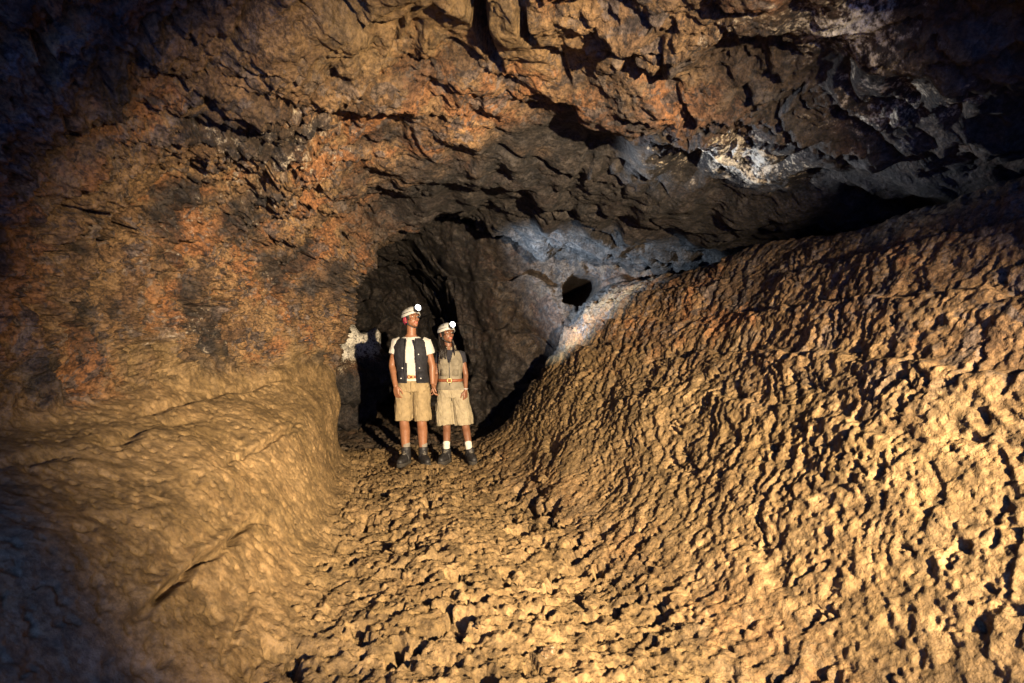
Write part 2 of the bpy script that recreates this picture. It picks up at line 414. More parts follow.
# ---- the wall that closes the chamber behind, with its small dark hole
gx = np.linspace(-6.2, 3.2, 470); gz = np.linspace(-.5, 4.0, 260)
BX, BZ = np.meshgrid(gx, gz); BX = BX.astype(np.float32); BZ = BZ.astype(np.float32)
BXs = BX + .32 * np.clip(BZ - 1.3, 0, 3) ** 1.6 * sstep(.6, -.3, BX) + .16 * fbm(BX * .3, BX * 0, BZ, 1.3, 3)
BY = np.interp(BXs, [-6.2, -4, -2.6, -1.6, -1.05, -.65, -.2, .55, .9, 1.3, 2.0, 3.2], [13.2, 14.0, 14.0, 13.6, 11.6, 10.35, 9.8, 9.3, 8.95, 8.8, 8.5, 8.2]).astype(np.float32)
BY = BY - .10 * (BZ - 1.6) ** 2
wx = .2 * fbm(BX, BY, BZ, 1.5, 2); wz = .2 * fbm(BX + 20, BY, BZ, 1.5, 2)
f1, f2, cid = worley((BX + wx) * 1.7, (BZ + wz) * 1.7, BX * 0, True)
sB = (BZ + .35 * fbm(BX, BY * .5, BZ, 1.0, 3)) * 1.25 + .25 * BX
B = (.5 * (sB - np.floor(sB)) * sstep(1.0, .95, sB - np.floor(sB)) - .25) * sstep(1.0, .0, BX)
B += .42 * fbm(BX, BY, BZ * .8, .8, 3) * sstep(1.3, .2, BX) + .15 * fbm(BX, BY, BZ, 1.1, 2)  + (cid - .5) * .16 * sstep(0, .25, f2 - f1) 
B += .06 * fbm(BX, BY, BZ, 4, 4, .6) - .05 * (ridged(BX + wx, BY, BZ + wz, 2.5, 3) - 1)
hx, hz = 1.02, 2.24
hole = np.hypot((BX - hx + .06 * wx) / .26, (BZ - hz - .35 * (BX - hx)) / .24) + .25 * perlin(BX * 5, BZ * 5, BX * 0)
B -= 3.6 * (1 - sstep(.85, 1.05, hole)); B += .05 * fbm(BX, BY, BZ, 7, 3)
BYd = BY - B
near_hole = sstep(-.9, .3, BX) * sstep(.6, 1.6, BZ)
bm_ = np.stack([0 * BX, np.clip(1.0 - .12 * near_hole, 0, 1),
                0 * BX], -1)  # dark basalt, blackened further as painted shade of the unlit chamber
back = grid_mesh('cave_wall', BX, BYd, BZ, bm_, flip=False)
back['kind'] = 'structure'


# ------------------------------------------------------------------ helpers for people and stones
def ellipsoid(bm, c, r, rot=None, seg=20):
    M = Matrix.Translation(c) @ (rot.to_matrix().to_4x4() if rot else Matrix()) @ Matrix.Diagonal((*r, 1))
    bmesh.ops.create_uvsphere(bm, u_segments=seg, v_segments=max(8, seg // 2), radius=1, matrix=M)


def loft(bm, rings, cap=True):
    """rings: list of lists of points"""
    vs = [[bm.verts.new(p) for p in r] for r in rings]
    n = len(rings[0])
    for a, b in zip(vs, vs[1:]):
        for i in range(n):
            bm.faces.new((a[i], a[(i + 1) % n], b[(i + 1) % n], b[i]))
    if cap:
        bm.faces.new(vs[0][::-1]); bm.faces.new(vs[-1])


def tube(bm, pts, rad, seg=14, flat=1.0, up=None):
    pts = [Vector(p) for p in pts]; rings = []
    ref = Vector(up) if up else Vector((0, 1, 0))
    for i, p in enumerate(pts):
        t = (pts[min(i + 1, len(pts) - 1)] - pts[max(i - 1, 0)]).normalized()
        a = ref - t * ref.dot(t)
        if a.length < 1e-3: a = Vector((1, 0, 0)) - t * t.x
        a.normalize(); b = t.cross(a)
        r = rad[i]
        rings.append([p + a * (math.cos(k * 2 * math.pi / seg) * r * flat) + b * (math.sin(k * 2 * math.pi / seg) * r) for k in range(seg)])
    loft(bm, rings)


def limb(bm, pts, rad, **kw):
    """smooth tapered tube with round ends"""
    pts = [Vector(p) for p in pts]; P, Q = [], []
    n = len(pts)
    for i in range(n - 1):
        p0, p1, p2, p3 = pts[max(i - 1, 0)], pts[i], pts[i + 1], pts[min(i + 2, n - 1)]
        for k in range(5):
            t = k / 5
            P.append(.5 * (2 * p1 + (p2 - p0) * t + (2 * p0 - 5 * p1 + 4 * p2 - p3) * t * t + (3 * p1 - p0 - 3 * p2 + p3) * t ** 3))
            Q.append(rad[i] * (1 - t) + rad[i + 1] * t)
    P.append(pts[-1]); Q.append(rad[-1])
    tube(bm, P, Q, **kw)
    ellipsoid(bm, pts[0], (rad[0],) * 3, seg=14); ellipsoid(bm, pts[-1], (rad[-1],) * 3, seg=14)


def torso(bm, secs, seg=28, n=2.4):
    """secs: (z, rx, ry, cx, cy) superellipse rings, interpolated"""
    rings = []
    zs = [s[0] for s in secs]
    for z in np.linspace(zs[0], zs[-1], 26):
        rx, ry, cx, cy = (float(np.interp(z, zs, [s[k] for s in secs])) for k in (1, 2, 3, 4))
        ring = []
        for k in range(seg):
            a = 2 * math.pi * k / seg; c, s = math.cos(a), math.sin(a)
            ring.append((cx + rx * math.copysign(abs(c) ** (2 / n), c), cy + ry * math.copysign(abs(s) ** (2 / n), s), z))
        rings.append(ring)
    loft(bm, rings)


def emit(name, bm, mat, parent=None, voxel=None, smooth=0, cut=None, solid=0, wrinkle=0, loc=None, matfn=None):
    bmesh.ops.recalc_face_normals(bm, faces=bm.faces[:])
    me = bpy.data.meshes.new(name); bm.to_mesh(me); bm.free()
    o = bpy.data.objects.new(name, me); COL.objects.link(o)
    if voxel:
        m = o.modifiers.new('r', 'REMESH'); m.mode = 'VOXEL'; m.voxel_size = voxel
        if smooth:
            s = o.modifiers.new('s', 'SMOOTH'); s.iterations = smooth; s.factor = .5
        dg = bpy.context.evaluated_depsgraph_get()
        me2 = bpy.data.meshes.new_from_object(o.evaluated_get(dg)); o.modifiers.clear()
        o.data = me2; bpy.data.meshes.remove(me); me = me2; me.name = name
    if wrinkle:
        co = np.empty(len(me.vertices) * 3, np.float32); me.vertices.foreach_get('co', co); co = co.reshape(-1, 3)
        no = np.empty(len(me.vertices) * 3, np.float32); me.vertices.foreach_get('normal', no); no = no.reshape(-1, 3)
        a, b, c = co.T
        w = fbm(a * 1.6, b * 1.6, c * .8 + a * .7, 9, 3, .55)
        co += no * (wrinkle * w)[:, None]
        me.vertices.foreach_set('co', co.ravel())
    if cut:
        b2 = bmesh.new(); b2.from_mesh(me)
        dead = [f for f in b2.faces if cut(f.calc_center_median())]
        bmesh.ops.delete(b2, geom=dead, context='FACES')
        b2.to_mesh(me); b2.free()
    if solid:
        m = o.modifiers.new('t', 'SOLIDIFY'); m.thickness = solid; m.offset = 1
        dg = bpy.context.evaluated_depsgraph_get()
        me2 = bpy.data.meshes.new_from_object(o.evaluated_get(dg)); o.modifiers.clear(); o.data = me2; me = me2; me.name = name
    me.polygons.foreach_set('use_smooth', np.ones(len(me.polygons), bool))
    me.materials.clear()
    for mm in (mat if isinstance(mat, (list, tuple)) else [mat]): me.materials.append(mm)
    if matfn:
        for p in me.polygons: p.material_index = matfn(p.center)
    me.update()
    if parent: o.parent = parent
    if loc: o.location = loc
    return o


def hand(bm, wrist, d, palm_n, thumb, curl=.5, size=1.0):
    """wrist point, pointing direction d, palm normal (towards which the fingers curl), thumb direction"""
    d = Vector(d).normalized(); n = Vector(palm_n); n = (n - d * n.dot(d)).normalized()
    t = Vector(thumb); t = (t - d * t.dot(d) - n * t.dot(n)).normalized()
    w = Vector(wrist); s = size
    for q in (-.026, -.009, .009, .026):                       # palm
        limb(bm, [w, w + d * .045 * s + t * q * .9 * s, w + d * .092 * s + t * q * s], [.020 * s, .0165 * s, .0125 * s], seg=10)
    for q, L in ((.031, .070), (.0105, .080), (-.0105, .075), (-.031, .058)):
        p = w + d * .088 * s + t * q * s; dirv = d.copy(); P = [p - d * .02 * s, p]; ang = 0
        for k, fr in enumerate((.45, .32, .25)):
            ang += curl * (.7, 1.0, .7)[k]
            dirv = d * math.cos(ang) + n * math.sin(ang)
            p = p + dirv * L * fr * s; P.append(p)
        limb(bm, P, [.0095 * s, .0095 * s, .0085 * s, .008 * s, .0068 * s], seg=9)
    b = w + d * .022 * s + t * .024 * s
    P = [b, b + (d * .6 + t * .55 + n * .3).normalized() * .04 * s]
    P.append(P[-1] + (d * .9 + t * .15 + n * .35).normalized() * .032 * s); P.append(P[-1] + (d + n * .35).normalized() * .024 * s)
    limb(bm, P, [.017 * s, .0125 * s, .0105 * s, .008 * s], seg=9)


def head_geo(bm, M, k=1.0, female=False):
    """head facing -y about its own centre, moved by matrix M"""
    t = bmesh.new()
    ellipsoid(t, (0, .012, .035), (.076, .096, .088))
    ellipsoid(t, (0, -.022, -.030), (.064 if not female else .060, .068, .070))
    ellipsoid(t, (0, -.050, -.070), (.044 if not female else .036, .042, .034))
    ellipsoid(t, (0, -.078, -.094), (.020, .016, .015))
    for s in (-1, 1):
        ellipsoid(t, (s * .042, -.066, -.018), (.020, .016, .018))
        ellipsoid(t, (s * .030, -.082, .030), (.026, .012, .009))
        ellipsoid(t, (s * .079, .012, -.004), (.010, .022, .033), Euler((R(-12), 0, 0)))
        ellipsoid(t, (s * .013, -.104, -.030), (.009, .010, .008))
    limb(t, [(0, -.086, .024), (0, -.100, -.004), (0, -.113, -.026)], [.009, .011, .0125], seg=10)
    ellipsoid(t, (0, -.092, -.054), (.026, .012, .0065)); ellipsoid(t, (0, -.091, -.066), (.022, .012, .0075))
    bmesh.ops.scale(t, vec=(k, k, k), verts=t.verts)
    bmesh.ops.transform(t, matrix=M, verts=t.verts)
    me = bpy.data.meshes.new('tmp'); t.to_mesh(me); t.free(); bm.from_mesh(me); bpy.data.meshes.remove(me)


def rotz(p, piv, a):
    p = Vector(p) - Vector(piv); return Vector(piv) + Matrix.Rotation(a, 3, 'Z') @ p


M_SKIN_M = plain('skin_brown', (.185, .082, .042), .5, .12, 25, .05, .4)
M_SKIN_F = plain('skin_dark_brown', (.14, .062, .034), .5, .12, 25, .05, .4)
M_LIP = plain('lip', (.30, .10, .07), .45, .1, 30)
M_HAIR = plain('black_hair', (.012, .009, .008), .45, .5, 120, .5)
M_TEE = plain('white_cotton', (.38, .365, .34), .9, .10, 14, .15)
M_TEE_B = plain('black_cotton', (.016, .016, .022), .9, .3, 60, .1)
M_VEST = plain('black_vest_cloth', (.011, .011, .015), .8, .4, 50, .3)
M_KHAKI = plain('khaki_cotton', (.205, .152, .083), .9, .22, 11, .3)
M_SAND = plain('sand_cotton', (.215, .178, .118), .9, .22, 11, .3)
M_TAUPE = plain('taupe_vest_cloth', (.155, .133, .097), .9, .22, 14, .3)
M_LEATHER = plain('brown_leather', (.16, .05, .022), .5, .3, 50, .1)
M_BRASS = plain('brass', (.6, .45, .2), .35, .1)
M_HELM = plain('white_helmet_shell', (.36, .355, .34), .4, .06, 14, .03, .5)
M_PINK = plain('pink_lining', (.55, .045, .10), .85, .2, 60, .1)
M_BLK = plain('black_plastic', (.012, .012, .014), .4, .3)
M_BOOT = plain('black_boot_leather', (.014, .013, .014), .55, .4, 40, .2)
M_SOLE = plain('boot_sole_rubber', (.03, .026, .022), .9, .4, 60, .3)
M_SOCK_G = plain('grey_sock_wool', (.17, .15, .125), .95, .2, 150, .3)
M_SOCK_W = plain('white_sock_wool', (.45, .43, .38), .95, .1, 150, .3)
M_EYE = plain('eye_white', (.42, .40, .37), .4, .03)
M_IRIS = plain('eye_iris', (.02, .012, .008), .15, .1)
M_SILVER = plain('silver', (.55, .55, .55), .3, .1)
M_LENS = glow('lit_headlamp_lens', (.93, .97, 1.0), 9.0)


def rootE(name, loc, label, cat):
    e = bpy.data.objects.new(name, None); e.empty_display_size = .2; COL.objects.link(e)
    e.location = loc; e['label'] = label; e['category'] = cat
    return e


def boot(root, foot, yaw, top, mats):
    """ankle boot with sole and laces; foot = (x, y) under the ankle, toes towards -y turned by yaw"""
    M = Matrix.Translation((foot[0], foot[1], 0)) @ Matrix.Rotation(yaw, 4, 'Z')
    b = bmesh.new()
    limb(b, [(0, .01, .07), (0, .005, .12), (0, .0, top)], [.056, .056, .058], seg=18)
    limb(b, [(0, .035, .052), (0, -.05, .058), (.0, -.12, .050), (.0, -.165, .045)], [.050, .060, .052, .042], seg=18)
    for v in b.verts: v.co.z = max(v.co.z, .018)
    bmesh.ops.transform(b, matrix=M, verts=b.verts)
    o = emit('boot', b, mats[0], root, voxel=.005, smooth=3)
    s = bmesh.new()
    ring = [(.040, .075), (.046, .03), (.041, -.04), (.052, -.11), (.046, -.165), (.025, -.20), (-.025, -.20), (-.046, -.165), (-.052, -.11), (-.041, -.04), (-.046, .03), (-.040, .075)]
    loft(s, [[(p[0], p[1], zz) for p in ring] for zz in (-.02, .012, .030)])
    bmesh.ops.transform(s, matrix=M, verts=s.verts)
    emit('sole', s, mats[1], o)
    l = bmesh.new()
    for k in range(5):
        t = k / 4; y = -.085 + .045 * t; z = .098 + .055 * t
        tube(l, [(-.024, y + .01, z - .002), (0, y - .004, z + .006), (.024, y + .01, z - .002)], [.0035] * 3, seg=6)
    bmesh.ops.transform(l, matrix=M, verts=l.verts)
    emit('laces', l, M_SOCK_G, o)
    return o


def helmet(root, M, k, head_aim, pink):
    """climbing helmet: shell, vents, chin strap, lamp"""
    b = bmesh.new(); rings = []
    for i in range(13):
        a = i / 12 * R(88); ring = []
        for q in range(40):
            f = q / 40 * 2 * math.pi
            dip = -.012 * math.cos(2 * f) * math.cos(a) - .012 * math.sin(f) * 0
            rr = math.cos(a) ** .85
            ring.append((math.cos(f) * .100 * rr, .008 + math.sin(f) * .124 * rr, .040 + dip + .100 * math.sin(a)))
        rings.append(ring)
    loft(b, rings, cap=False); b.faces.new(b.verts[-40:])
    bmesh.ops.scale(b, vec=(k,) * 3, verts=b.verts); bmesh.ops.transform(b, matrix=M, verts=b.verts)
    h = emit('helmet', b, M_HELM, root, solid=.006)

    def part(name, build, mat, parent=h, **kw):
        t = bmesh.new(); build(t)
        bmesh.ops.scale(t, vec=(k,) * 3, verts=t.verts); bmesh.ops.transform(t, matrix=M, verts=t.verts)
        return emit(name, t, mat, parent, **kw)
    for sx in (-1, 1):
        for (yy, zz, rr) in ((-.045, .105, .011), (.02, .112, .011), (.08, .095, .010)):
            n = Vector((sx * .085, yy, zz - .03)).normalized()
            xs = math.sqrt(max(0, 1 - ((yy - .008) / .124) ** 2 - ((zz - .04) / .1) ** 2)) * .100 + .003
            part('vent', lambda t: ellipsoid(t, (sx * xs, yy, zz), (.005, rr * 1.3, rr), seg=12), M_BLK)

    def rim(t):
        P = []
        for q in range(41):
            f = q / 40 * 2 * math.pi
            P.append((math.cos(f) * .103, .008 + math.sin(f) * .127, .038 - .012 * math.cos(2 * f)))
        tube(t, P, [.0045] * 41, seg=8)
    part('rim', rim, M_HELM)

    def strap(t):
        for s in (-1, 1):
            tube(t, [(s * .088, -.03, .04), (s * .079, -.02, -.03), (s * .062, -.025, -.075), (s * .03, -.055, -.108), (0, -.065, -.118)], [.006] * 5, seg=6, flat=.5)
            tube(t, [(s * .086, .06, .03), (s * .081, .03, -.03), (s * .062, -.022, -.074)], [.005] * 3, seg=6, flat=.5)
    part('chin_strap', strap, M_BLK)

    def lamp_strap(t):
        P = []
        for q in range(41):
            f = q / 40 * 2 * math.pi
            P.append((math.cos(f) * .1005, .008 + math.sin(f) * .1245, .066 - .006 * math.cos(2 * f)))
        tube(t, P, [.006] * 41, seg=8, flat=.5)
    part('lamp_strap', lamp_strap, M_BLK)
    if pink:
        def lining(t):
            ellipsoid(t, (0, .018, .0), (.089, .105, .075), seg=28)
        o = part('lining', lining, M_PINK, h)
        b2 = bmesh.new(); b2.from_mesh(o.data); Mi = M.inverted()
        dead = []
        for f in b2.faces:
            c = (Mi @ f.calc_center_median()) / k
            if c.z > .06 or c.z < -.045 or c.y < -.018: dead.append(f)
        bmesh.ops.delete(b2, geom=dead, context='FACES'); b2.to_mesh(o.data); b2.free()
    # lamp body tilts up with the head
    def body(t):
        tube(t, [(0, -.105, .085), (0, -.158, .099)], [.032, .038], seg=20)
        ellipsoid(t, (0, -.112, .072), (.036, .02, .028))
    lb = part('headlamp', body, M_BLK)
    part('lens', lambda t: ellipsoid(t, (0, -.158, .100), (.036, .028, .036), seg=24), M_LENS)
    return h, M @ Vector((0, -.158 * k, .100 * k))


def eyes(root, M, k):
    for s in (-1, 1):
        b = bmesh.new(); ellipsoid(b, (s * .030, -.0775, .012), (.0135, .0115, .0060), seg=16)
        bmesh.ops.scale(b, vec=(k,) * 3, verts=b.verts); bmesh.ops.transform(b, matrix=M, verts=b.verts)
        e = emit('eye', b, M_EYE, root)
        b = bmesh.new(); ellipsoid(b, (s * .0295, -.0865, .0125), (.0066, .0045, .0052), seg=12)
        bmesh.ops.scale(b, vec=(k,) * 3, verts=b.verts); bmesh.ops.transform(b, matrix=M, verts=b.verts)
        emit('iris', b, M_IRIS, e)
        b = bmesh.new(); limb(b, [(s * .014, -.094, .034), (s * .030, -.096, .040), (s * .048, -.080, .034)], [.0035, .0042, .0025], seg=8)
        bmesh.ops.scale(b, vec=(k,) * 3, verts=b.verts); bmesh.ops.transform(b, matrix=M, verts=b.verts)
        emit('eyebrow', b, M_HAIR, root)


def head_matrix(c, yaw, pitch, roll=0):
    return Matrix.Translation(c) @ Matrix.Rotation(yaw, 4, 'Z') @ Matrix.Rotation(-pitch, 4, 'X') @ Matrix.Rotation(roll, 4, 'Y')


HANDS = Vector((-.935, 7.13, .86))                  # where the two hands meet

# ------------------------------------------------------------------ the man
MP = Vector((-1.18, 7.10, .0))
man = rootE('person', MP, 'tall man in open black vest over white T-shirt, with khaki shorts and white helmet', 'person')
hm = HANDS - MP
T_M = [(.86, .150, .110, 0, .01), (.95, .163, .112, 0, .01), (1.05, .142, .098, -.005, .005), (1.15, .142, .098, -.01, .0), (1.28, .165, .112, -.015, 0),
       (1.38, .172, .112, -.02, .0), (1.45, .150, .090, -.02, .01), (1.50, .085, .065, -.02, .015), (1.54, .055, .052, -.02, .01)]


def grown(T, g, z0=None, z1=None, gz=1.0):
    zs = [t[0] for t in T]; z0 = zs[0] if z0 is None else z0; z1 = zs[-1] if z1 is None else z1
    out = []
    for z in sorted(set([z0, z1] + [z for z in zs if z0 < z < z1])):
        out.append((z, *(float(np.interp(z, zs, [t[k] for t in T])) + (g if k < 3 else 0) for k in (1, 2, 3, 4))))
    return out


HM = head_matrix(Vector((-.015, -.012, 1.715)), R(44), R(12))
legs_m = [((-.095, .0, .90), (-.100, -.015, .50), (-.085, .02, .09)), ((.095, .0, .90), (.110, -.02, .50), (.120, .02, .09))]
arm_mr = [(-.185, .01, 1.435), (-.250, .03, 1.17), (-.185, -.10, .93)]       # at the photo's left
arm_ml = [(.150, .01, 1.435), (.222, .05, 1.17), (hm.x - .015, hm.y + .01, hm.z + .09)]
b = bmesh.new()
torso(b, T_M)
limb(b, [(-.02, .02, 1.46), (-.018, .008, 1.56), (-.015, .0, 1.66)], [.062, .056, .056])
head_geo(b, HM)
for hip, kn, an in legs_m:
    mid_c = Vector(kn).lerp(Vector(an), .3) + Vector((0, .022, 0))
    limb(b, [hip, Vector(hip).lerp(Vector(kn), .5), kn, mid_c, an], [.085, .076, .058, .061, .040])
    pass
for sh, el, wr in (arm_mr, arm_ml):
    limb(b, [sh, Vector(sh).lerp(Vector(el), .45), el, Vector(el).lerp(Vector(wr), .35), wr], [.058, .051, .041, .040, .028])
hand(b, arm_mr[2], (.18, -.08, -1), (.5, .75, 0), (.85, -.5, 0), .42, 1.05)
hand(b, arm_ml[2], (.10, -.05, -1), (1, .1, 0), (0, -1, .1), .55, 1.05)


def lipfn(Mh, k=1.0):
    Mi = Mh.inverted()

    def fn(c):
        q = (Mi @ Vector(c)) / k
        return 1 if (abs(q.x) < .026 and -.077 < q.z < -.047 and q.y < -.090) else 0
    return fn


emit('body', b, [M_SKIN_M, M_LIP], man, voxel=.005, smooth=3, matfn=lipfn(HM))
eyes(man, HM, 1.0)
helm, LM = helmet(man, HM, 1.0, None, True)
b = bmesh.new(); ellipsoid(b, (0, .018, .03), (.081, .097, .088), seg=24)
bmesh.ops.transform(b, matrix=HM, verts=b.verts); HMi = HM.inverted()
emit('hair', b, M_HAIR, man, cut=lambda c: (HMi @ c).y < -.045 or (HMi @ c).z < -.03, solid=.004)
# T-shirt
b = bmesh.new(); torso(b, grown(T_M, .014, .925, 1.505))
for (sh, el, wr) in (arm_mr, arm_ml):
    e = Vector(sh).lerp(Vector(el), .50)
    tube(b, [Vector(sh) + Vector((-.04 if sh[0] > 0 else .04, 0, .015)), Vector(sh), Vector(sh).lerp(Vector(el), .25), e], [.062, .072, .072, .078], seg=20)
emit('t_shirt', b, M_TEE, man, voxel=.006, smooth=4, wrinkle=.007)
# vest, open at the front
b = bmesh.new(); torso(b, grown(T_M, .031, .955, 1.50))
vest = emit('vest', b, M_VEST, man, voxel=.006, smooth=5, wrinkle=.006, solid=.007,
            cut=lambda c: (c.z > 1.485 or c.z < .962 or (c.y < .02 and abs(c.x - (.012 - .02 * (c.z > 1.2))) < .056 - .012 * (c.z - 1.2))
                           or (abs(c.x + .015) > .165 and 1.28 < c.z < 1.44 and abs(c.y) < .07)))
for s in (-1, 1):
    b = bmesh.new()
    tube(b, [(s * .045 - .01, -.150, 1.47), (s * .07 - .005, -.155, 1.3), (s * .072, -.147, 1.1), (s * .075 + .005, -.146, .97)], [.008] * 4, seg=8)
    emit('placket', b, M_VEST, vest)
    for (zz, xx) in ((1.02, .115), (1.14, .10), (1.30, .09)):
        b = bmesh.new(); ellipsoid(b, (s * xx, -.133 - .004 * (zz > 1.2), zz), (.008, .010, .008), seg=10); emit('stud', b, M_SILVER, vest)
    b = bmesh.new()
    bmesh.ops.create_cube(b, size=1, matrix=Matrix.Translation((s * .115, -.122, 1.04)) @ Matrix.Rotation(R(s * 22), 4, 'Z') @ Matrix.Diagonal((.10, .022, .12, 1)))
    bmesh.ops.bevel(b, geom=b.edges[:], offset=.008, segments=2, affect='EDGES')
    emit('pocket', b, M_VEST, vest)


def belt(root, T, z, g, w, mat, front_y, cx):
    zs = [t[0] for t in T]
    rx, ry, bx, by = (float(np.interp(z, zs, [t[k] for t in T])) for k in (1, 2, 3, 4))
    b = bmesh.new(); P = []
    rings = []
    for q in range(49):
        f = q / 48 * 2 * math.pi; c, s = math.cos(f), math.sin(f)
        px = math.copysign(abs(c) ** (2 / 2.4), c); py = math.copysign(abs(s) ** (2 / 2.4), s)
        rings.append([(bx + (rx + g + dg) * px, by + (ry + g + dg) * py, z + dz) for dg, dz in ((0, -w), (.006, -w), (.006, w), (0, w))])
    loft(b, rings, cap=False)
    o = emit('belt', b, mat, root)
    b = bmesh.new(); yb = by - ry - g - .009
    for (dx, dz, ww, hh) in ((0, w + .004, .026, .004), (0, -w - .004, .026, .004), (.024, 0, .004, w + .008), (-.024, 0, .004, w + .008)):
        bmesh.ops.create_cube(b, size=1, matrix=Matrix.Translation((cx + dx, yb, z + dz)) @ Matrix.Diagonal((ww * 2, .008, hh * 2, 1)))
    emit('buckle', b, M_BRASS, o)
    return o


belt(man, T_M, 1.035, .021, .017, M_LEATHER, 0, .0)
# shorts
b = bmesh.new(); torso(b, grown(T_M, .018, .86, .985))
for s, (hip, kn, an) in zip((-1, 1), legs_m):
    tube(b, [(hip[0] * .9, .008, .93), (hip[0] + s * .010, .005, .80), (hip[0] + s * .012, 0, .66), (kn[0] + s * .008, -.008, .512)], [.105, .108, .106, .106], seg=22)
shorts = emit('shorts', b, M_KHAKI, man, voxel=.006, smooth=3, wrinkle=.009)
for s in (-1, 1):
    b = bmesh.new(); tube(b, [(s * .205, -.03, .92), (s * .15, -.105, .86)], [.006, .006], seg=8); emit('pocket_edge', b, M_KHAKI, shorts)
b = bmesh.new(); tube(b, [(0, -.133, .975), (.002, -.133, .90), (.004, -.120, .83)], [.006, .006, .004], seg=8); emit('fly', b, M_KHAKI, shorts)
for (hip, kn, an), yaw in zip(legs_m, (R(-14), R(26))):
    b = bmesh.new(); a = Vector(an)
    limb(b, [a + Vector((0, .0, .02)), a + Vector((0, .0, .10)), a + Vector((0, .0, .135))], [.046, .049, .052], seg=18)
    emit('sock', b, M_SOCK_G, man, voxel=.005, smooth=1)
    boot(man, (an[0], an[1] - .0), yaw, .17, (M_BOOT, M_SOLE))

# ------------------------------------------------------------------ the woman
WP = Vector((-.715, 7.22, .0))
wom = rootE('person', WP, 'shorter long-haired woman in taupe vest, wide beige shorts, white socks and white helmet', 'person')
hw = HANDS - WP
T_W = [(.80, .150, .105, .0, .01), (.87, .158, .108, -.01, .01), (.97, .118, .086, -.03, .005), (1.05, .112, .082, -.03, .0), (1.16, .128, .094, -.03, -.005),
       (1.25, .128, .092, -.03, 0), (1.31, .112, .076, -.035, .005), (1.355, .065, .055, -.04, .008), (1.39, .045, .045, -.045, .005)]
HW = head_matrix(Vector((-.075, -.012, 1.535)), R(38), R(9))
legs_w = [((-.085, .0, .83), (-.075, -.015, .45), (-.080, .02, .085)), ((.085, .0, .83), (.150, -.015, .45), (.205, .02, .085))]
arm_wl = [(-.155, .01, 1.29), (-.205, .03, 1.06), (hw.x + .012, hw.y + .01, hw.z + .075)]
arm_wr = [(.098, .01, 1.29), (.150, .03, 1.06), (.158, -.06, .865)]
b = bmesh.new()
torso(b, T_W)
for s in (-1, 1): ellipsoid(b, (-.03 + s * .055, -.075, 1.20), (.05, .04, .05))
limb(b, [(-.04, .015, 1.32), (-.055, .005, 1.40), (-.07, -.003, 1.49)], [.050, .043, .045])
head_geo(b, HW, .95, True)
for hip, kn, an in legs_w:
    mid_c = Vector(kn).lerp(Vector(an), .3) + Vector((0, .02, 0))
    limb(b, [hip, Vector(hip).lerp(Vector(kn), .5), kn, mid_c, an], [.082, .070, .049, .048, .034])
    pass
for sh, el, wr in (arm_wl, arm_wr):
    limb(b, [sh, Vector(sh).lerp(Vector(el), .45), el, Vector(el).lerp(Vector(wr), .35), wr], [.044, .039, .032, .031, .022])
hand(b, arm_wl[2], (-.05, 0, -1), (-1, .1, 0), (0, -1, 0), .55, .92)
hand(b, arm_wr[2], (-.02, -.1, -1), (-.8, .5, 0), (-.3, -1, 0), .42, .92)
emit('body', b, [M_SKIN_F, M_LIP], wom, voxel=.005, smooth=3, matfn=lipfn(HW, .95))
eyes(wom, HW, .95)
helm_w, LW = helmet(wom, HW, .95, None, False)
# hair: cap under the helmet and long loose locks falling over the shoulder
b = bmesh.new()
t = bmesh.new(); ellipsoid(t, (0, .020, .025), (.083, .098, .088), seg=24)
bmesh.ops.delete(t, geom=[f for f in t.faces if f.calc_center_median().y < -.04 and f.calc_center_median().z < .06], context='FACES')
bmesh.ops.scale(t, vec=(.95,) * 3, verts=t.verts); bmesh.ops.transform(t, matrix=HW, verts=t.verts)
me = bpy.data.meshes.new('tmp'); t.to_mesh(me); t.free(); b.from_mesh(me)
rr = random.Random(3)
for i in range(46):
    f = rr.uniform(-1.15, 1.15); sx = math.sin(f * 1.25)
    st = HW @ Vector((sx * .078, .03 + .06 * math.cos(f * 1.2), rr.uniform(-.01, .05)))
    side = -1 if st.x < -.06 else 1
    front = rr.random() < (.8 if side < 0 else .08)
    ex = -.11 + rr.uniform(-.035, .04) if side < 0 else .015 + rr.uniform(-.03, .03)
    ey = (-.105 if front else .10) + rr.uniform(-.02, .015)
    ez = rr.uniform(1.17, 1.30) if side < 0 else rr.uniform(1.25, 1.36)
    mid1 = Vector((st.x * .6 + ex * .4 + side * .012, st.y * .6 + ey * .4 + (.0 if front else .02), 1.42 + rr.uniform(-.02, .02)))
    limb(b, [st, mid1, Vector((ex, ey, .5 * (1.42 + ez))), Vector((ex + rr.uniform(-.015, .015), ey + .01, ez))], [.009, .012, .010, .003], seg=7)
emit('hair', b, M_HAIR, wom)
# black T-shirt under the vest
b = bmesh.new(); torso(b, grown(T_W, .008, .9, 1.35))
for (sh, el, wr) in (arm_wl, arm_wr):
    e = Vector(sh).lerp(Vector(el), .42)
    tube(b, [Vector(sh) + Vector((-.03 if sh[0] > 0 else .03, 0, .012)), Vector(sh), Vector(sh).lerp(Vector(el), .22), e], [.048, .054, .052, .053], seg=18)
emit('t_shirt', b, M_TEE_B, wom, voxel=.006, smooth=3, wrinkle=.004)
